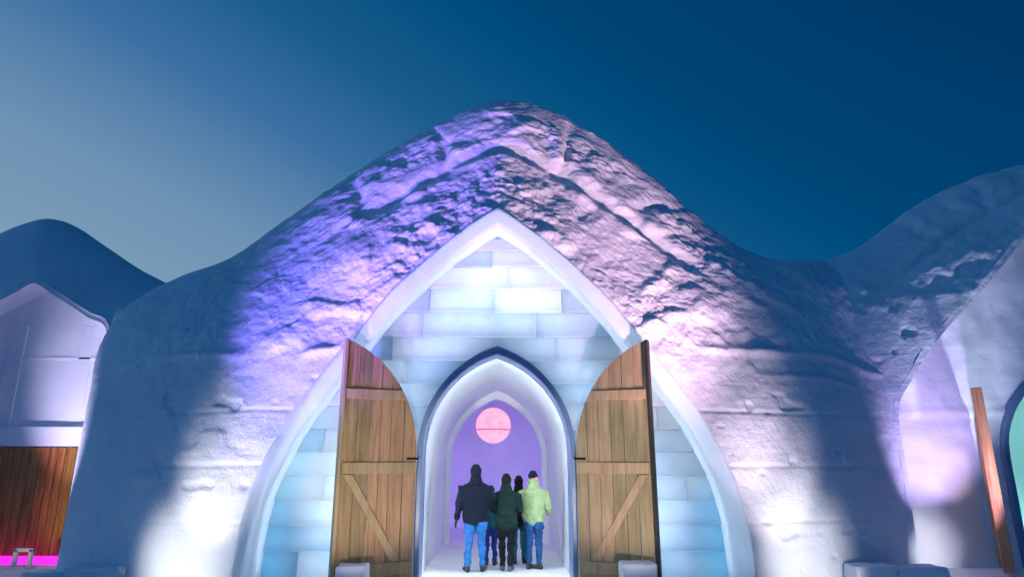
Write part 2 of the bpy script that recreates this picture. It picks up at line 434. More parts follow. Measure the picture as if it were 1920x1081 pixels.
# the ice wall: a recessed bed with one real block per stone
zs = np.linspace(-.05, wall_out[-1, 1], 60)
vs, fs = [], []
for sgn in (-1, 1):
    b0 = len(vs)
    for z in zs:
        a = arch_x(DOOR, z); o = max(a + .001, arch_x(wall_out, z))
        vs += [(sgn * a, Y_WALL + .10, z), (sgn * o, Y_WALL + .10, z)]
    for k in range(len(zs) - 1): fs.append((b0 + 2 * k, b0 + 2 * k + 1, b0 + 2 * k + 3, b0 + 2 * k + 2))
ice_wall = under(mesh('ice_wall', vs, fs, M_JOINT), centre)
random.seed(11)
def block(poly_l, poly_r, y_off, lean):
    """poly_l / poly_r: lists of (x,z) bottom to top"""
    n = len(poly_l)
    z0, z1 = poly_l[0][1], poly_l[-1][1]
    bv = .014
    bm = bmesh.new()
    F, Bk, F2 = [], [], []
    loop = list(poly_l) + list(reversed(poly_r))
    cx = sum(p[0] for p in loop) / len(loop); cz = sum(p[1] for p in loop) / len(loop)
    for (x, z) in loop:
        k = (z - z0) / max(.001, z1 - z0)
        yf = Y_WALL + y_off + lean * (k - .5)
        dx = -bv if x > cx else bv
        dz = -bv if z > z1 - .01 else (bv if z < z0 + .01 else 0)
        F.append(bm.verts.new((x + dx, yf, z + dz)))
        F2.append(bm.verts.new((x, yf + bv, z)))
        Bk.append(bm.verts.new((x, Y_WALL + .16, z)))
    bm.faces.new(F)
    m_ = len(loop)
    for k in range(m_):
        j = (k + 1) % m_
        bm.faces.new((F[k], F2[k], F2[j], F[j])); bm.faces.new((F2[k], Bk[k], Bk[j], F2[j]))
    bmesh.ops.recalc_face_normals(bm, faces=bm.faces)
    o = from_bm('block', bm, M_BLOCK)
    o.parent = ice_wall
    return o
rows_px = [447, 470, 500, 541, 585, 631, 675, 718]
rows = [at_y(932, y, Y_WALL).z for y in rows_px]
while rows[-1] > .35: rows.append(rows[-1] - .37 + random.uniform(-.015, .015))
rows[-1] = -.05
GAP = .003
for r in range(len(rows) - 1):
    z1, z0 = rows[r] - GAP, rows[r + 1] + GAP
    zz = [z0 + (z1 - z0) * k / 5 for k in range(6)]
    oL = [arch_x(wall_out, z) for z in zz]
    iL = [arch_x(DOOR, z) for z in zz]
    omax = max(oL)
    cuts = []
    if iL[0] > .02:
        spans = [(-1, None), (1, None)]
        for sgn in (-1, 1):
            x = iL[0] + random.uniform(.5, 1.5)
            c = []
            while x < omax - .3:
                c.append(x); x += random.uniform(1.1, 2.0)
            edges = [iL] + [[v] * 6 for v in c] + [oL]
            for a, b in zip(edges[:-1], edges[1:]):
                pa = [(sgn * (x_ + GAP), z) for x_, z in zip(a, zz)]; pb = [(sgn * max(x_ + .02, min(y_, o_) - GAP), z) for x_, y_, o_, z in zip(a, b, oL, zz)]
                if max(abs(q[0] - p[0]) for p, q in zip(pa, pb)) < .1: continue
                block(*((pa, pb) if sgn > 0 else (pb, pa)), random.uniform(-.022, .012), random.uniform(.04, .075))
    else:
        x = -omax + random.uniform(.5, 1.5)
        c = []
        while x < omax - .35:
            c.append(x); x += random.uniform(.9, 1.9)
        edges = [[-v for v in oL]] + [[v] * 6 for v in c] + [oL]
        for a, b in zip(edges[:-1], edges[1:]):
            pa = [(max(x_, -o_) + GAP, z) for x_, o_, z in zip(a, oL, zz)]; pb = [(min(y_, o_) - GAP, z) for y_, o_, z in zip(b, oL, zz)]
            pb = [(max(p[0] + .01, q[0]), q[1]) for p, q in zip(pa, pb)]
            block(pa, pb, random.uniform(-.022, .012), random.uniform(.04, .075))

under(ring('doorway_ring', full_arch(DOOR), full_arch(DOOR_IN), Y_WALL - .07, Y_WALL + .3, M_RING, None, bev=.025, wob=.008, seed=8, sub=2), centre)

# the passage and the chamber behind it
def vault(name, secs, m, parent, wob=.03, seed=0, floor=False):
    rows_ = []
    for (y, h) in secs:
        f = resample(full_arch(h), 61)
        rows_.append(np.stack([f[:, 0], 0 * f[:, 0] + y, f[:, 1]], 1))
    G = np.array(rows_)
    N = grid_normals(G)
    G = G + N * (wob * fbm(G * 1.7, 4, seed))[..., None]
    return under(mesh(name, G.reshape(-1, 3), grid_faces(len(secs), 61), m, None, smooth=True), parent)
PI_ = pointed_arch(1.25, 1.95, 3.63, z0=-.05)
secs = [(Y_WALL + .28, pointed_arch(1.16, 1.95, 3.52, z0=-.05))] + [(Y_WALL + .285 + (17 - Y_WALL - .285) * k / 40, PI_) for k in range(41)]
vault('passage_vault', secs, M_SNOW_S, centre, wob=.035, seed=21)
big = pointed_arch(3.6, 2.2, 5.2, z0=-.05)
ins = pointed_arch(1.12, 1.95, 3.44, z0=-.05)
csec = [(17.0, ins), (17.02, big)] + [(17.02 + .2 * k, big) for k in range(1, 24)]
csec += [(21.75, pointed_arch(2.5, 1.7, 3.9, z0=-.05)), (21.8, pointed_arch(1.2, 1.0, 2.2, z0=-.05)), (21.8, pointed_arch(.05, .1, .2, z0=-.05))]
vault('chamber_vault', csec, M_SNOW_S, centre, wob=.05, seed=22)

# light strips fixed along the inside corner of the rim
def strip(name, pts, y, th, m, parent):
    pts = resample(pts, 40)
    t = np.gradient(pts, axis=0); t /= np.linalg.norm(t, axis=1, keepdims=True)
    nrm = np.stack([-t[:, 1], t[:, 0]], 1)
    vs, fs = [], []
    for p, q in zip(pts, nrm):
        for a, b in ((-1, -1), (1, -1), (1, 1), (-1, 1)):
            vs.append((p[0] + q[0] * a * th, y + b * th, p[1] + q[1] * a * th))
    for k in range(len(pts) - 1):
        for c in range(4):
            fs.append((4 * k + c, 4 * k + (c + 1) % 4, 4 * k + 4 + (c + 1) % 4, 4 * k + 4 + c))
    fs += [(0, 1, 2, 3), tuple(4 * (len(pts) - 1) + c for c in (3, 2, 1, 0))]
    return under(mesh(name, vs, fs, m), parent)
M_LEDC = emit('cyan_led', (.0, .55, .80), 7.0)
stp = offset_half(half, .40)
zsel = stp[:, 1]
mid = offset_half(half, .145)
for sgn in (-1, 1):      # unseen tubes added inside the rim to make its ice glow
    strip('rim_glow_tube', mid[mid[:, 1] > .1] * np.array([sgn, 1]), Y_RIM + .28, .02, emit('rim_fill_glow', (.74, .87, 1.0), 6.0), centre)
for sgn, zm in ((-1, 2.6), (1, 1.5)):
    strip('light_strip', stp[(zsel > .0) & (zsel < zm)] * np.array([sgn, 1]), Y_WALL + .26, .03, M_LEDC, centre)
# panels of light behind the ice blocks
def panel(name, lo, hi, y, m):
    vs, fs = [], []
    o2 = offset_half(half, .85 if lo < 1 else .5)
    zz = np.linspace(lo, min(hi, o2[-1, 1] - .02), 24)
    for sgn in (-1, 1):
        b0 = len(vs)
        for z in zz:
            a = arch_x(pointed_arch(1.45, 2.0, 3.95), z); o = max(a + .001, arch_x(o2, z))
            vs += [(sgn * a, y, z), (sgn * o, y, z), (sgn * o, y + .04, z), (sgn * a, y + .04, z)]
        for k in range(len(zz) - 1):
            for c in range(4): fs.append((b0 + 4 * k + c, b0 + 4 * k + (c + 1) % 4, b0 + 4 * k + 4 + (c + 1) % 4, b0 + 4 * k + 4 + c))
        fs += [(b0, b0 + 1, b0 + 2, b0 + 3), tuple(len(vs) - 4 + c for c in (3, 2, 1, 0))]
    return under(mesh(name, vs, fs, m), centre)
panel('light_panel', .2, 3.9, Y_WALL + .45, emit('panel_low', (.86, .94, 1.0), 3.5))
panel('light_panel', 4.0, 6.0, Y_WALL + .45, emit('panel_top', (1.0, 1.0, .88), 4.2))
# added light that brightens the passage walls
for sgn in (-1, 1):      # cove strips added out of sight behind the ring
    strip('light_strip', pointed_arch(1.215, 1.95, 3.585, z0=.05) * np.array([sgn, 1]), Y_WALL + .33, .018, emit('cove_fill', (.88, .95, 1.0), 55.0), centre)
M_LEDV = emit('violet_fill_globe', (.34, .22, 1.0), 34.0)
M_LEDK = emit('pink_globe', (1.0, .25, .60), 5.0)
for (x, y, z, r, m) in ((2.9, 19.6, .35, .22, M_LEDV), (-2.9, 19.6, .35, .22, M_LEDV), (-1.9, 19.6, .3, .14, M_LEDK)):  # violet ones added out of view to tint the chamber
    bm = bmesh.new(); bmesh.ops.create_uvsphere(bm, u_segments=20, v_segments=12, radius=r)
    bmesh.ops.translate(bm, verts=bm.verts, vec=(x, y, z - .13))
    under(from_bm('hidden_globe', bm, m, smooth=True), centre)

# ------------------------------------------------------------------ door leaves
def door_leaf(parent, hinge, ang, mirror, half_arch, hw, width, mw, ml, me_, n_planks=6, z0=.05, thick=.05, battens=((2.83, .15), (1.72, .17), (.28, .17)), edge_w=.06, label=None, seed=0):
    """local u runs from the hinge to the tall edge, v out of the face that carries the battens"""
    rnd = random.Random(seed)
    du = Vector((math.cos(ang) * mirror, -math.sin(ang), 0))
    dv = Vector((-math.sin(ang) * mirror, -math.cos(ang), 0))          # towards the camera side
    def W(u, v, z): return Vector((hinge[0], hinge[1], 0)) + du * u + dv * v + Vector((0, 0, z))
    def top(u): 
        x = hw - u * hw / width
        pts = half_arch
        return float(np.interp(-x, -pts[:, 0], pts[:, 1])) if x < hw - 1e-4 else float(np.interp(-(hw - .01), -pts[:, 0], pts[:, 1]))
    def prism(name, outline, v0, v1, m, par, bev=.006):
        bm = bmesh.new()
        A = [bm.verts.new(W(u, v0, z)) for u, z in outline]; B = [bm.verts.new(W(u, v1, z)) for u, z in outline]
        bm.faces.new(A); bm.faces.new(list(reversed(B)))
        k = len(outline)
        for i in range(k): bm.faces.new((A[i], B[i], B[(i + 1) % k], A[(i + 1) % k]))
        bmesh.ops.recalc_face_normals(bm, faces=bm.faces)
        bmesh.ops.bevel(bm, geom=list(bm.edges), offset=bev, segments=1, affect='EDGES')
        o = from_bm(name, bm, m)
        if par: o.parent = par
        return o
    ht = top(width)
    d = prism('door', [(width - .02, z0), (width + edge_w * .5, z0), (width + edge_w * .5, ht - .01), (width - .02, ht - .02)], -.07, thick + .045, me_, None, .008)
    under(d, parent)
    if label: d['label'] = label
    ws = [rnd.uniform(.85, 1.2) for _ in range(n_planks)]
    tot = sum(ws); u = 0.0
    for k in range(n_planks):
        u1 = u + ws[k] / tot * (width - .02)
        a, b = u + .005, u1 - .005
        o = [(a, z0 + rnd.uniform(-.01, .02)), (b, z0 + rnd.uniform(-.01, .02))] + [(b + (a - b) * j / 4, top(b + (a - b) * j / 4) - .012) for j in range(5)]
        jit = rnd.uniform(-.006, .006)
        pl = prism('plank', o, jit, thick + jit, mw, d)
        u = u1
    def umin(z):   # where the curved edge is at height z
        for j in range(101):
            if top(width * j / 100) > z: return width * j / 100
        return width
    for (z, h) in battens:
        a0 = max(.02, umin(z - h / 2) + .02); a1 = max(.02, umin(z + h / 2) + .02)
        prism('batten', [(a0, z - h / 2), (width - .035, z - h / 2 - .01), (width - .035, z + h / 2 - .012), (a1, z + h / 2)], thick + .002, thick + .042, ml, d)
    zt, zb = battens[1][0] - battens[1][1] / 2 - .02, battens[2][0] + battens[2][1] / 2 + .01
    ua, ub = width - .06, .22
    prism('brace', [(ua, zt), (ua - .14, zt), (ub, zb), (ub + .14, zb)], thick + .002, thick + .04, ml, d)
    # strap hinges
    for (z, h) in battens[1:2]:
        prism('hinge', [(-.03, z + .12), (.16, z + .12), (.16, z + .155), (-.03, z + .155)], thick + .002, thick + .012, M_METAL, d, .002)
    return d
door_leaf(centre, (-1.275, Y_WALL - .13), R(25), -1, DOOR, 1.27, 1.20, M_WOOD, M_WOODLT, M_WOODLT, seed=2, label='open wooden door leaf with pale edge')  # lit look of the tall edge put into its paler wood
door_leaf(centre, (1.275, Y_WALL - .13), R(25), 1, DOOR, 1.27, 1.20, M_WOODLT, M_WOODLT, M_EDGEDK, seed=5, label='open wooden door leaf with dark thick edge')

# ================================================================== LEFT BUILDING
left = tag(empty('snow_building', (-9.0, 13.2, 0)), 'low snow building with a plain brown wooden door under a lilac lit arch', 'building')
LP = [(212,1095,430,1090,14.2),(214,950,425,900,14.2),(216,800,415,720,14.2),(212,690,390,600,14.2),(202,606,345,550,14.2),(170,586,262,504,14.2),(140,566,200,463,14.2),
      (102,542,140,424,14.2),(65,520,95,411,14.2),(30,537,50,420,14.2),(0,552,0,441,14.2),(-40,572,-60,482,14.2),(-72,600,-130,560,14.2),(-84,720,-170,720,14.2),(-90,900,-190,900,14.2),(-92,1095,-195,1090,14.2)]
under(shell('snow_shell', LP, 13.2, M_SNOW_S, None, nt_=220, ns=70, seed=33, amp=.5, rough_z=9, back=8, detail=False), left)
# reveal and lilac wall
lin = catmull(np.array([at_y(p[0], p[1], 13.2)[:] for p in LP]), 90)
GL = []
for k in range(9):
    f = k / 8
    q = lin.copy(); q[:, 1] += .75 * f; GL.append(q)
GL = np.array(GL); NL = grid_normals(GL)
GL = GL + NL * (.02 * fbm(GL * 2, 3, 2))[..., None]
under(mesh('reveal', GL.reshape(-1, 3), grid_faces(9, 90), M_SNOW_S, None, smooth=True), left)
cw = lin.copy(); cw[:, 1] += .72
cw = np.vstack([cw, cw[-1] + (cw[0] - cw[-1]) * np.linspace(.05, 1, 20)[:, None]])
cc = cw.mean(0)
GW = np.array([cw * (1 - f) + cc * f for f in np.linspace(0, 1, 30)])
GW[..., 1] += .03 * fbm(GW * 1.5, 3, 6)
under(mesh('wall', GW.reshape(-1, 3), grid_faces(30, 110), M_SNOW_S, None, smooth=True), left)
yw = 13.2 + .72
a = at_y(-38, 838, yw - .12); b = at_y(146, 838, yw - .12)
# raised frame lines in the snow panel over the door, and the lintel
bm = bmesh.new()
for (x0, y0, x1, y1, dpt) in ((-60, 800, 215, 836, .16), (18, 610, 26, 800, .03), (18, 668, 190, 674, .02), (150, 610, 158, 800, .02)):
    p = at_y(x0, y1, yw); q = at_y(x1, y0, yw)
    bm_box(bm, ((p.x + q.x) / 2, yw - dpt / 2 + .03, (p.z + q.z) / 2), (abs(q.x - p.x), dpt + .06, abs(q.z - p.z)), .02)
under(from_bm('lintel', bm, M_SNOW_S, smooth=False), left)
xw = b.x - a.x; xm = (a.x + b.x) / 2
ld = bmesh.new()
bm_box(ld, (b.x - .03, yw - .10, a.z / 2), (.07, .12, a.z), .008)
ld = under(from_bm('door', ld, M_WOODDK), left)
npl = 12; random.seed(4)
xs = np.cumsum([0] + [random.uniform(.8, 1.2) for _ in range(npl)]); xs = xs / xs[-1] * (xw - .07) + a.x
for k in range(npl):
    bm = bmesh.new()
    bm_box(bm, ((xs[k] + xs[k + 1]) / 2, yw - .09 + random.uniform(-.006, .006), a.z / 2), (xs[k + 1] - xs[k] - .008, .05, a.z - .01), .005)
    o = from_bm('plank', bm, M_WOODDK); o.parent = ld

# ================================================================== RIGHT BUILDING
YR = 12.1
RC = 1990                                             # its axis in the photograph at this depth
rx0 = at_y(RC, 700, YR).x
right = tag(empty('snow_building', (rx0, YR, 0)), 'snow building with a violet lit arched front and a door standing open edge-on', 'building')
hp = [(1722,1090),(1705,980),(1692,880),(1676,762),(1704,700),(1740,641),(1785,588),(1830,540),(1876,485),(1920,430),(1958,388),(RC,362)]
ho = [(1440,1090,12.4),(1430,980,12.4),(1425,880,12.5),(1420,762,12.6),(1420,650,12.8),(1430,570,13.0),(1490,512,13.2),(1612,462,13.3),(1700,394,13.3),(1780,349,13.3),(1862,322,13.3),(1960,308,13.3)]
RP = [(*i_, *o_) for i_, o_ in zip(hp, ho)]
RP += [(2 * RC - i_[0] + 0, i_[1], 2 * RC - o_[0] + 30, o_[1], o_[2]) for i_, o_ in list(zip(hp, ho))[::-1][1:]]
under(shell('snow_shell', RP, YR, M_SNOW, None, nt_=260, ns=90, seed=51, amp=.9, rough_z=5.0, back=10), right)
rin = catmull(np.array([at_y(p[0], p[1], YR)[:] for p in RP]), 140)
ycur = np.linspace(0, 1, 12)
GR = []
for f in ycur:
    q = rin.copy(); q[:, 1] += .6 * f
    GR.append(q)
GR = np.array(GR); NR = grid_normals(GR); GR = GR + NR * (.03 * fbm(GR * 1.6, 3, 3))[..., None]
under(mesh('reveal', GR.reshape(-1, 3), grid_faces(12, 140), M_SNOW_S, None, smooth=True), right)
# front wall with its own doorway
YRW = YR + .55
rh = pointed_arch(1.15, 1.9, 3.4)
rxd = at_y(1916, 1000, YRW).x + 1.15
rarch = full_arch(rh); rarch[:, 0] += rxd
ra = resample(rarch, 140)
ro = rin.copy()
GW = []
for f in np.linspace(0, 1, 40):
    q = np.zeros((140, 3)); q[:, 0] = ro[:, 0] * (1 - f) + ra[:, 0] * f; q[:, 2] = ro[:, 2] * (1 - f) + ra[:, 1] * f; q[:, 1] = YRW
    GW.append(q)
GW = np.array(GW)
GW[..., 1] += .07 * fbm(GW * .9, 3, 6) + .03 * fbm(GW * 3, 3, 16) - .05 * np.exp(-((GW[..., 2] - 2.75) / .04) ** 2)
under(mesh('wall', GW.reshape(-1, 3), grid_faces(40, 140), M_SNOW_S, None, smooth=True), right)
rho = pointed_arch(1.27, 1.9, 3.56)
f1 = full_arch(rho); f2 = full_arch(rh)
under(ring('doorway_ring', f1, f2, YRW - .1, YRW + .3, M_RING, None, x0=rxd, bev=.025, wob=.008, seed=18), right)
rows_ = []
for k in range(20):
    f = resample(full_arch(rh), 60); rows_.append(np.stack([f[:, 0] + rxd, 0 * f[:, 0] + YRW + .1 + 4.5 * k / 19, f[:, 1]], 1))
for g in (.5, .02):
    f = resample(full_arch(rh), 60) * g; rows_.append(np.stack([f[:, 0] + rxd, 0 * f[:, 0] + YRW + 4.6, f[:, 1]], 1))
under(mesh('passage_vault', np.array(rows_).reshape(-1, 3), grid_faces(22, 60), M_SNOW_S, None, smooth=True), right)
M_LEDT = emit('teal_led', (.40, 1.0, .84), 22.0)
bm = bmesh.new(); bm_box(bm, (rxd + .9, YRW + 2.4, .08), (.06, 3.2, .06), .01)
under(from_bm('light_bar', bm, M_LEDT), right)
door_leaf(right, (at_y(1862, 1000, YRW - .12).x, YRW - .12), R(61), -1, pointed_arch(1.15, 1.7, 3.1), 1.15, 1.05, M_WOODOR, M_WOODOR, M_WOODOR, seed=9, battens=((2.3, .14), (1.5, .16), (.28, .16)), label='orange lit wooden door leaf seen edge on')

# ================================================================== things on the ground
def snow_block(name, c, s, label, cat, group=None, seed=0, rz=0.0):
    bm = bmesh.new(); bm_box(bm, (0, 0, 0), s, min(s) * .12)
    bmesh.ops.subdivide_edges(bm, edges=list(bm.edges), cuts=3, use_grid_fill=True)
    co = np.array([v.co[:] for v in bm.verts])
    d = .035 * fbm(co * 5 + seed * 3.1, 3, seed)
    bm.normal_update()
    for v, k in zip(bm.verts, d): v.co += v.normal * k
    o = from_bm(name, bm, M_SNOW_S, smooth=True)
    o.location = c; o.rotation_euler = (0, 0, rz)
    return tag(o, label, cat, group)
def pxblock(x0, x1, ytop, Y, depth, label, name='snow_block', cat='snow block', seed=0):
    p = at_y(x0, ytop, Y); q = at_y(x1, ytop, Y)
    return snow_block(name, ((p.x + q.x) / 2, Y + depth / 2, p.z / 2 - .02), (q.x - p.x, depth, p.z + .04), label, cat, seed=seed)
pxblock(626, 684, 1060, 9.85, .4, 'blue-grey snow block at the foot of the pale-edged wooden door', seed=1)
pxblock(1168, 1234, 1056, 9.85, .4, 'blue-grey snow block at the foot of the dark-edged wooden door', seed=2)
pxblock(118, 232, 1062, 11.2, .45, 'low snow kerb below the blue corner beside the brown door', 'snow_kerb', 'snow kerb', seed=3)
pxblock(1604, 1682, 1060, 11.0, .4, 'low pale snow kerb at the foot of the pink lit slope', 'snow_kerb', 'snow kerb', seed=4)
pxblock(1684, 1780, 1063, 11.0, .45, 'blue shaded snow kerb in front of the violet lit arch', 'snow_kerb', 'snow kerb', seed=5)
pxblock(40, 116, 1072, 12.0, .4, 'low blue snow kerb in front of the brown plank door', 'snow_kerb', 'snow kerb', seed=6)

# floodlights behind the kerbs
def floodlight(loc, aim, col, energy, cone, blend, label, rad=.06, lens=4.0):
    """low in-ground style uplight: tray, tilted head, lens"""
    t = tag(empty('floodlight', loc), label, 'floodlight', 'floodlights hidden along the snow fronts')
    c = Vector((0, 0, .07))
    d = (Vector(aim) - Vector((loc[0], loc[1], .07))).normalized()
    rot = d.to_track_quat('-Z', 'Y').to_matrix()
    bm = bmesh.new(); bm_box(bm, c + d * -.03, (.16, .12, .05), .01, rot)
    for k in range(-2, 3): bm_box(bm, c + d * -.06 + rot @ Vector((k * .03, 0, 0)), (.008, .10, .02), 0, rot)
    from_bm('housing', bm, M_METAL, t)
    bm = bmesh.new(); bm_box(bm, c, (.13, .09, .008), .002, rot)
    from_bm('lens', bm, emit('lens_glow', col, lens), t)
    bm = bmesh.new(); bm_box(bm, (0, 0, .0), (.26, .2, .03), .004)
    for s_ in (-1, 1): bm_box(bm, (s_ * .1, 0, .04), (.012, .04, .08), 0)
    from_bm('bracket', bm, M_METAL, t)
    ld_ = bpy.data.lights.new('floodlight_beam', 'SPOT'); ld_.energy = energy; ld_.color = col; ld_.spot_size = R(cone); ld_.spot_blend = blend; ld_.shadow_soft_size = rad
    lo = bpy.data.objects.new('floodlight_beam', ld_); C.objects.link(lo); lo.parent = t
    lo.location = c + d * .03; lo.rotation_euler = rot.to_euler()
    return t
for k, (ax_, az_, col_, en_, cn_) in enumerate(((-4.7, .35, (1.0, .96, .94), 210, 64), (-4.15, 1.6, (1.0, .92, .98), 270, 50), (-3.3, 3.2, (.62, .52, 1.0), 430, 42))):
    floodlight((-5.35 + .3 * k, 9.2 - .1 * k, 0), (ax_, 10.95, az_), col_, en_, cn_, 1.0, 'black floodlight with %s beam on the slope by the pale-edged door' % ('low white', 'slanting white', 'steep pale violet')[k], rad=.1)
floodlight((-4.9, 7.2, 0), (-1.9, 11.6, 6.1), (.22, .14, 1.0), 5600, 45, 1.0, 'black floodlight with blue violet beam before the blue snow corner', rad=.15)
floodlight((-3.2, 7.0, 0), (-.7, 11.6, 7.8), (.90, .45, .98), 1500, 46, 1.0, 'black floodlight with lilac beam before the pale-edged door', rad=.15)
for k, (ax_, az_, col_, en_, cn_) in enumerate(((4.85, .35, (1.0, .94, .95), 195, 64), (4.35, 1.6, (1.0, .84, .92), 250, 52), (3.7, 3.0, (1.0, .70, .84), 380, 46))):
    floodlight((5.3 - .3 * k, 9.2 - .1 * k, 0), (ax_, 11.0, az_), col_, en_, cn_, 1.0, 'black floodlight with %s beam on the slope by the dark-edged door' % ('low white', 'slanting pale pink', 'steep pink')[k], rad=.1)
floodlight((4.4, 7.0, 0), (1.5, 11.7, 7.2), (1.0, .60, .80), 3700, 50, 1.0, 'black floodlight with rose beam before the pink lit slope', rad=.15)
floodlight((-1.7, 5.6, 0), (-1.95, 10.6, 1.7), (1.0, .90, .84), 760, 33, .7, 'added floodlight washing the pale-edged open door')  # front wash pair added to brighten the door leaves
floodlight((1.7, 5.6, 0), (1.95, 10.6, 1.7), (1.0, .90, .84), 760, 33, .7, 'added floodlight washing the dark-edged open door')
p = at_z(1760, 1078)
floodlight((p.x + .25, 10.75, 0), (p.x + .3, YRW, .35), (.95, .90, 1.0), 130, 50, 1.0, 'black floodlight with white beam under the violet wall', rad=.08)
floodlight((p.x + 1.35, 10.6, 0), (p.x + 1.5, YRW, 4.6), (.74, .78, 1.0), 700, 50, 1.0, 'added floodlight with icy beam before the teal doorway', rad=.1)  # extra lamp added to lift the dark upper wall
floodlight((p.x + .4, 10.8, 0), (p.x + .65, YRW, 2.8), (.64, .47, 1.0), 680, 62, 1.0, 'black floodlight with violet beam before the edge-on door')
floodlight((p.x + .5, 10.5, 0), (p.x + 1.0, 12.4, 1.5), (1.0, .6, .3), 70, 26, 1.0, 'black floodlight with amber beam at the edge-on door')
pl = at_z(60, 1079)
floodlight((pl.x - .9, 10.9, 0), (pl.x - .2, 13.9, 3.3), (.78, .66, 1.0), 1100, 50, 1.0, 'black floodlight with lilac beam under the brown door arch')
floodlight((pl.x - 1.4, 10.6, 0), (pl.x - .2, 13.8, 1.1), (1.0, .62, .3), 170, 44, 1.0, 'black floodlight with amber beam beside the brown plank door')

# magenta glowing ice bench by the brown door, with a small pale stand before it
p0 = at_y(-60, 1042, 13.5); p1 = at_y(116, 1066, 13.5)
bm = bmesh.new(); bm_box(bm, ((p0.x + p1.x) / 2, 13.5, (p0.z - .02) / 2), (p1.x - p0.x, .14, p0.z + .02), .02)
tag(from_bm('light_box', bm, emit('magenta_glow', (.95, .02, .72), 1.2)), 'glowing magenta light box along the foot of the brown door', 'light box')
p0 = at_y(28, 1027, 12.9); p1 = at_y(64, 1027, 12.9)
bm = bmesh.new()
wd = p1.x - p0.x
bm_box(bm, (0, 0, .02), (wd * 1.1, .3, .06), .01); bm_box(bm, (0, 0, p0.z - .03), (wd, .06, .06), .01)
for s in (-1, 1): bm_box(bm, (s * (wd / 2 - .035), 0, p0.z / 2), (.07, .06, p0.z - .02), .01)
o = from_bm('ice_stand', bm, M_RIM); o.location = ((p0.x + p1.x) / 2, 12.9, 0)
tag(o, 'small pale square ice frame standing before the magenta light box', 'ice stand')

# globe lamp in the chamber
g = at_y(925, 797, 19.4)
m, n_, l_, b_ = mat('pink_lantern')
nz = n_.new('ShaderNodeTexNoise'); nz.inputs['Scale'].default_value = 4; nz.inputs['Detail'].default_value = 5
co = n_.new('ShaderNodeTexCoord'); l_(co.outputs['Object'], nz.inputs['Vector'])
rp = n_.new('ShaderNodeValToRGB'); rp.color_ramp.elements[0].position = .35; rp.color_ramp.elements[1].position = .7
rp.color_ramp.elements[0].color = (1.0, .40, .60, 1); rp.color_ramp.elements[1].color = (1.0, .60, .70, 1)
l_(nz.outputs[0], rp.inputs[0]); l_(rp.outputs[0], b_.inputs['Emission Color']); b_.inputs['Emission Strength'].default_value = .95
b_.inputs['Base Color'].default_value = (.3, .15, .2, 1)
rad = 33 / F_PX * (19.4 * .964 + .9 * .27)
lamp = tag(empty('globe_lamp', g), 'round pink glowing globe lamp hanging in the violet chamber', 'lamp')
bm = bmesh.new(); bmesh.ops.create_uvsphere(bm, u_segments=40, v_segments=24, radius=rad); from_bm('globe', bm, m, lamp, True)
bm = bmesh.new()
bmesh.ops.create_cone(bm, cap_ends=True, segments=40, radius1=rad * 1.0, radius2=rad * 1.0, depth=.035)
bmesh.ops.translate(bm, verts=bm.verts, vec=(0, 0, -.13))
from_bm('seam_band', bm, emit('band_glow', (.62, .16, .34), .6), lamp)
bm = bmesh.new(); bmesh.ops.create_cone(bm, cap_ends=True, segments=8, radius1=.005, radius2=.005, depth=5.0 - g.z - rad)
bmesh.ops.translate(bm, verts=bm.verts, vec=(0, 0, rad + (5.0 - g.z - rad) / 2))
from_bm('cord', bm, plain('pale_cord', (.5, .5, .55)), lamp)

# ================================================================== people
M_SKIN = plain('skin', (.42, .24, .17), .55)
M_SHOE = plain('dark_boot', (.018, .016, .018), .6)
M_EYE = plain('eye', (.03, .02, .02), .3)
def loft(V, Fc, pts, rad, seg=16, ax=None):
    """closed tube through pts; rad = (rx, ry) per ring; rounded ends"""
    pts = [Vector(p) for p in pts]
    rad = [(r, r) if not isinstance(r, tuple) else r for r in rad]
    P_, R_, T_ = [], [], []
    n = len(pts)
    tan = [(pts[min(i + 1, n - 1)] - pts[max(i - 1, 0)]).normalized() for i in range(n)]
    def cap(i, sgn):
        r = min(rad[i])
        o = []
        for a in (75, 50, 25):
            o.append((pts[i] + tan[i] * sgn * r * math.sin(R(a)) * .8, (rad[i][0] * math.cos(R(a)), rad[i][1] * math.cos(R(a))), tan[i]))
        return o
    rings = cap(0, -1) + [(p, r, t) for p, r, t in zip(pts, rad, tan)] + list(reversed(cap(n - 1, 1)))
    base = len(V)
    for p, r, t in rings:
        ref = Vector((1, 0, 0)) if ax is None else ax
        if abs(t.dot(ref)) > .95: ref = Vector((0, 1, 0))
        u = (ref - t * ref.dot(t)).normalized(); v = t.cross(u)
        for k in range(seg):
            a = 2 * math.pi * k / seg
            V.append(p + u * r[0] * math.cos(a) + v * r[1] * math.sin(a))
    m_ = len(rings)
    for i in range(m_ - 1):
        for k in range(seg):
            Fc.append((base + i * seg + k, base + i * seg + (k + 1) % seg, base + (i + 1) * seg + (k + 1) % seg, base + (i + 1) * seg + k))
    Fc.append(tuple(base + k for k in reversed(range(seg)))); Fc.append(tuple(base + (m_ - 1) * seg + k for k in range(seg)))
def remesh(V, Fc, vox, smooth=2):
    me = bpy.data.meshes.new('tmp'); me.from_pydata([tuple(v) for v in V], [], Fc); me.update()
    o = bpy.data.objects.new('tmp', me); C.objects.link(o)
    md = o.modifiers.new('r', 'REMESH'); md.mode = 'VOXEL'; md.voxel_size = vox
    ms = o.modifiers.new('s', 'SMOOTH'); ms.factor = .5; ms.iterations = smooth
    dg = bpy.context.evaluated_depsgraph_get(); dg.update()
    ev = bpy.data.meshes.new_from_object(o.evaluated_get(dg))
    bpy.data.objects.remove(o); bpy.data.meshes.remove(me)
    return ev
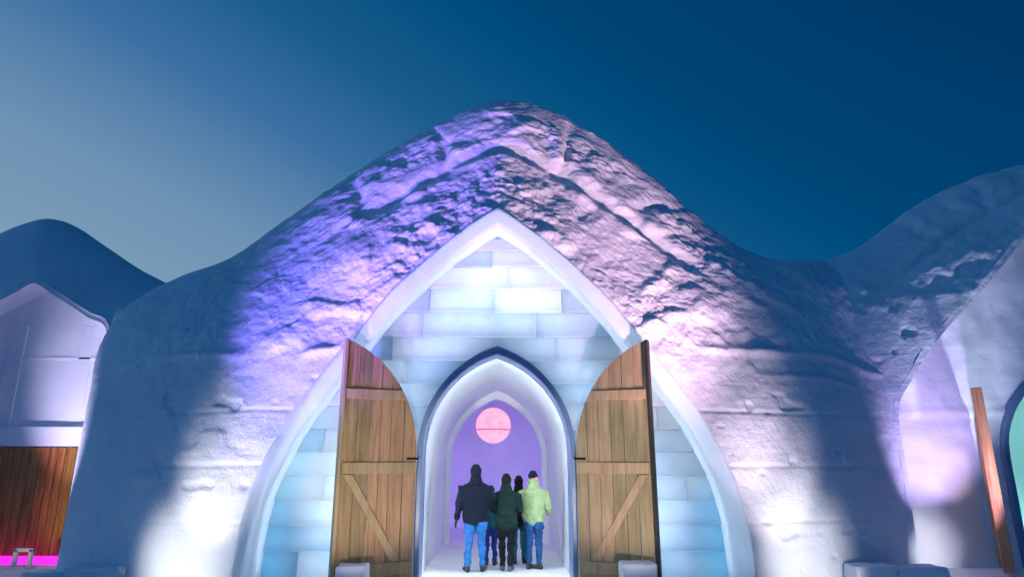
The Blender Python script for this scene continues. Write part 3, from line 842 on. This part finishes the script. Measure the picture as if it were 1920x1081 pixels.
def person(loc, rz, H, jacket, trousers, hat, label, arms, legs, head_yaw=0.0, build=1.0, glove=None, hood=False, hem=.50, lean=0.0, seed=0, shoe=None, hair_only=False):
    """front of the body is +Y locally; all measures scaled to H; arms = ((elbow),(hand)) per side relative to H"""
    k = H
    root = empty('person', loc, rz)
    tag(root, label, 'person', 'visitors walking into the passage')
    shw = .118 * build
    hipz, knee, ank = .50, .275, .045
    V, Fc = [], []
    def S(p): return Vector((p[0] * k, p[1] * k, p[2] * k))
    # legs
    feet = []
    for s, lg in zip((-1, 1), legs):
        hp_ = S((s * .048, 0, .49)); kn = S((s * .05 + lg[0] * .5, lg[1] * .5 + .012, knee)); an = S((s * .05 + lg[0], lg[1], ank))
        loft(V, Fc, [hp_, hp_.lerp(kn, .35), hp_.lerp(kn, .75), kn, kn.lerp(an, .3), kn.lerp(an, .7), an],
             [.056 * k * build, .053 * k * build, .042 * k, .037 * k, .037 * k, .031 * k, .031 * k])
        fd = Vector((math.sin(lg[2]), math.cos(lg[2]), 0))
        h0 = Vector((an.x, an.y, .022 * k)) - fd * .028 * k
        loft(V, Fc, [h0, h0 + fd * .05 * k, h0 + fd * .11 * k, h0 + fd * .135 * k], [(.024 * k, .026 * k), (.026 * k, .024 * k), (.030 * k, .020 * k), (.024 * k, .016 * k)], ax=Vector((fd.y, -fd.x, 0)))
        loft(V, Fc, [Vector((an.x, an.y, .02 * k)), an + Vector((0, 0, .04 * k))], [.027 * k, .030 * k])
        feet.append(an)
    ly = lean
    # trunk and neck, head
    loft(V, Fc, [S((0, 0, .47)), S((0, .0, .53)), S((0, ly * .3, .62)), S((0, ly * .7, .74)), S((0, ly, .80)), S((0, ly, .825))],
         [(.085 * k * build, .062 * k), (.092 * k * build, .066 * k), (.078 * k * build, .056 * k), (.096 * k * build, .064 * k), (.085 * k * build, .05 * k), (.05 * k, .04 * k)])
    hc = S((0, ly + .012, .925))
    loft(V, Fc, [S((0, ly, .80)), S((0, ly + .004, .88))], [.036 * k, .034 * k])
    hm = Matrix.Rotation(head_yaw, 3, 'Z')
    def Hd(p): return hc + hm @ (Vector(p) * k)
    loft(V, Fc, [Hd((0, .014, -.056)), Hd((0, .010, -.035)), Hd((0, 0, -.005)), Hd((0, -.004, .022)), Hd((0, -.004, .042))],
         [(.032 * k, .030 * k), (.043 * k, .046 * k), (.049 * k, .055 * k), (.048 * k, .053 * k), (.038 * k, .043 * k)])
    loft(V, Fc, [Hd((0, .052, .008)), Hd((0, .064, -.012))], [.007 * k, .010 * k])          # nose
    for s in (-1, 1):
        loft(V, Fc, [Hd((s * .044, 0, -.012)), Hd((s * .046, 0, .010))], [.008 * k, .010 * k])  # ears
    # arms and hands
    hands = []
    sh = []
    for s, (el, ha) in zip((-1, 1), arms):
        s0 = S((s * (shw - .006), ly, .772)); e = S(el); h = S(ha); sh.append((s0, e, h))
        loft(V, Fc, [s0, s0.lerp(e, .5), e, e.lerp(h, .5), h], [.028 * k, .027 * k, .024 * k, .022 * k, .017 * k])
        d = (h - e).normalized()
        side = Vector((0, 1, 0)) if abs(d.y) < .8 else Vector((1, 0, 0))
        side = (side - d * side.dot(d)).normalized(); nrm = d.cross(side)
        pc = h + d * .035 * k
        loft(V, Fc, [h + d * .005 * k, pc, h + d * .055 * k], [(.022 * k, .012 * k), (.026 * k, .013 * k), (.024 * k, .011 * k)], ax=side)
        for j, (off, ln) in enumerate(((.019, .030), (.0065, .034), (-.0065, .031), (-.019, .024))):
            b0 = h + d * .055 * k + side * off * k
            b1 = b0 + d * ln * .55 * k - nrm * (.004 * s) * k; b2 = b0 + d * ln * .9 * k - nrm * (.014 * s) * k
            loft(V, Fc, [b0, b1, b2], [.0075 * k, .0072 * k, .006 * k], seg=8)
        t0 = h + d * .018 * k + side * .022 * k
        loft(V, Fc, [t0, t0 + d * .022 * k + side * .012 * k, t0 + d * .042 * k + side * .013 * k], [.0075 * k, .007 * k, .0055 * k], seg=8)
        hands.append(pc)
    me = remesh(V, Fc, .0085 * k / 1.75, 2)
    n = len(me.vertices); co = np.zeros(n * 3); me.vertices.foreach_get('co', co); co = co.reshape(-1, 3)
    # fabric folds on the trousers
    nr = np.zeros(n * 3); me.vertices.foreach_get('normal', nr); nr = nr.reshape(-1, 3)
    mk = sstep(.52 * k, .46 * k, co[:, 2]) * sstep(.05 * k, .08 * k, co[:, 2])
    far = np.min([np.linalg.norm(co - np.array(h), axis=1) for h in hands], 0)
    mk *= sstep(.06 * k, .09 * k, far)
    co2 = co + nr * (mk * .026 * fbm(co * np.array([9, 9, 14]) + seed, 3, seed))[:, None]
    me.vertices.foreach_set('co', co2.ravel())
    body = bpy.data.objects.new('body', me); C.objects.link(body); body.parent = root
    me.materials.clear()
    for m in (trousers, shoe or M_SHOE, M_SKIN, glove or M_SKIN, M_EYE, jacket): me.materials.append(m)
    pc = np.zeros(len(me.polygons) * 3); me.polygons.foreach_get('center', pc); pc = pc.reshape(-1, 3)
    idx = np.zeros(len(pc), int)
    idx[pc[:, 2] < .052 * k] = 1
    idx[pc[:, 2] > (hem - .015) * k] = 5
    idx[pc[:, 2] > .835 * k] = 2
    for h, e in zip(hands, sh):
        idx[np.linalg.norm(pc - np.array(h), axis=1) < .075 * k] = 3
    for s in (-1, 1):
        ey = Hd((s * .018, .052, .004)); idx[np.linalg.norm(pc - np.array(ey), axis=1) < .007 * k] = 4
    mo = Hd((0, .05, -.034)); idx[(np.abs(pc[:, 2] - mo.z) < .003 * k) & (np.linalg.norm(pc - np.array(mo), axis=1) < .018 * k)] = 4
    me.polygons.foreach_set('material_index', idx)
    me.polygons.foreach_set('use_smooth', [True] * len(me.polygons))
    # jacket
    V, Fc = [], []
    loft(V, Fc, [S((0, 0, hem)), S((0, 0, hem + .03)), S((0, ly * .3, .60)), S((0, ly * .6, .70)), S((0, ly * .9, .765)), S((0, ly, .80)), S((0, ly, .826)), S((0, ly + .004, .866))],
         [(.106 * k * build, .080 * k), (.110 * k * build, .083 * k), (.106 * k * build, .078 * k), (.114 * k * build, .080 * k), (.115 * k * build, .074 * k), (.092 * k * build, .062 * k), (.066 * k, .056 * k), (.056 * k, .054 * k)], seg=24)
    for s, (s0, e, h) in zip((-1, 1), sh):
        hh = e.lerp(h, .96)
        loft(V, Fc, [s0 + Vector((-s * .03 * k, 0, .004 * k)), s0, s0.lerp(e, .4), s0.lerp(e, .85), e, e.lerp(h, .4), hh],
             [.036 * k, .044 * k, .042 * k, .039 * k, .038 * k, .034 * k, .027 * k])
    if hood:
        loft(V, Fc, [Hd((0, -.02, -.085)), Hd((0, -.012, -.04)), Hd((0, -.010, .0)), Hd((0, -.008, .025)), Hd((0, -.006, .040))],
             [(.064 * k, .056 * k), (.056 * k, .058 * k), (.056 * k, .061 * k), (.052 * k, .057 * k), (.043 * k, .048 * k)])
    else:
        loft(V, Fc, [S((0, -.045 + ly, .79)), S((0, -.052 + ly, .815)), S((0, -.040 + ly, .842))], [(.05 * k, .022 * k), (.056 * k, .028 * k), (.05 * k, .022 * k)])   # hood lying on the back
    jm = remesh(V, Fc, .011 * k / 1.75, 3)
    n = len(jm.vertices); co = np.zeros(n * 3); jm.vertices.foreach_get('co', co); co = co.reshape(-1, 3)
    nr = np.zeros(n * 3); jm.vertices.foreach_get('normal', nr); nr = nr.reshape(-1, 3)
    dd = .024 * fbm(co * np.array([7, 7, 11]) + seed * 3.3, 4, seed + 60) - .012 * np.abs(fbm(co * np.array([5, 5, 9]) + seed, 2, seed + 70))
    jm.vertices.foreach_set('co', (co + nr * dd[:, None]).ravel())
    jo = bpy.data.objects.new('jacket', jm); C.objects.link(jo); jo.parent = root
    jm.materials.clear(); jm.materials.append(jacket)
    jm.polygons.foreach_set('use_smooth', [True] * len(jm.polygons))
    if hat and not hood:
        V, Fc = [], []
        loft(V, Fc, [Hd((0, -.008, -.022 if hair_only else .006)), Hd((0, -.006, .010)), Hd((0, -.005, .028)), Hd((0, -.004, .040))],
             [(.053 * k, .058 * k), (.056 * k, .062 * k), (.052 * k, .057 * k), (.042 * k, .047 * k)])
        if hair_only: loft(V, Fc, [Hd((0, -.035, -.045)), Hd((0, -.03, .0))], [(.036 * k, .02 * k), (.042 * k, .03 * k)])
        hm_ = remesh(V, Fc, .008, 2)
        ho_ = bpy.data.objects.new('hair' if hair_only else 'hat', hm_); C.objects.link(ho_); ho_.parent = root
        hm_.materials.clear(); hm_.materials.append(hat)
        hm_.polygons.foreach_set('use_smooth', [True] * len(hm_.polygons))
    return root

DOWN_L = ((-.160, .0, .615), (-.185, .03, .475)); DOWN_R = ((.160, .0, .615), (.185, .03, .475))
IN_L = ((-.150, -.01, .62), (-.07, .085, .60)); IN_R = ((.150, -.01, .62), (.07, .085, .60))
J_NAVY = cloth_mat('navy_jacket', (.006, .010, .022)); J_GREEN = cloth_mat('dark_green_jacket', (.006, .020, .018)); J_BLACK = cloth_mat('black_jacket', (.006, .007, .010))
J_LIME = cloth_mat('pale_green_jacket', (.25, .34, .17), .25); J_TEAL = cloth_mat('teal_jacket', (.01, .06, .09))
T_JEAN = cloth_mat('blue_jeans', (.025, .13, .36), .3); T_DENIM = cloth_mat('denim', (.015, .06, .17), .3); T_BLACK = cloth_mat('black_trousers', (.007, .008, .012)); T_TEAL = cloth_mat('teal_trousers', (.01, .13, .14), .3); T_NAVY = cloth_mat('navy_trousers', (.010, .028, .15), .3)
HAT_D = cloth_mat('dark_knit', (.006, .008, .016)); HAIR = cloth_mat('dark_hair', (.012, .009, .010)); GLOVE = plain('black_glove', (.008, .008, .01), .7)
S_TAN = plain('grey_boot', (.05, .07, .09), .7)

p = at_z(890, 1071);  person((p.x, p.y, 0), R(2), 1.80, J_NAVY, T_JEAN, HAT_D, 'person in navy jacket and blue jeans with one gloved hand hanging', (DOWN_L, IN_R), ((-.022, .0, -.25), (.026, .03, .2)), build=1.18, glove=GLOVE, hem=.47, seed=1, hair_only=True)
p = at_z(949, 1069);  person((p.x, p.y, 0), R(-4), 1.64, J_GREEN, T_BLACK, HAIR, 'person in dark green jacket and black trousers with dark hair', (IN_L, IN_R), ((.008, .02, -.1), (-.004, -.02, .15)), build=1.12, hem=.45, seed=2, hair_only=True, shoe=S_TAN)
p = at_z(973, 1056);  person((p.x, p.y, 0), R(8), 1.60, J_BLACK, T_TEAL, HAIR, 'person in black jacket and teal trousers partly hidden between two others', (IN_L, IN_R), ((-.006, .0, -.2), (.02, .04, .2)), build=1.0, hem=.47, seed=3, hair_only=True)
p = at_z(1001, 1066); person((p.x, p.y, 0), R(-14), 1.69, J_LIME, T_DENIM, HAT_D, 'person in pale yellow-green jacket, dark hat and denim trousers', (IN_L, ((.165, .0, .62), (.15, .09, .56))), ((-.004, .0, .1), (.006, .01, -1.1)), head_yaw=R(-45), build=1.15, hem=.49, seed=4)
p = at_z(919, 1059);  person((p.x, p.y, 0), R(-5), 1.42, J_TEAL, T_NAVY, HAT_D, 'shorter person in teal jacket and navy trousers hidden behind the one in navy', (IN_L, IN_R), ((.0, .0, -.1), (.004, .01, .1)), build=1.05, hem=.48, seed=5)
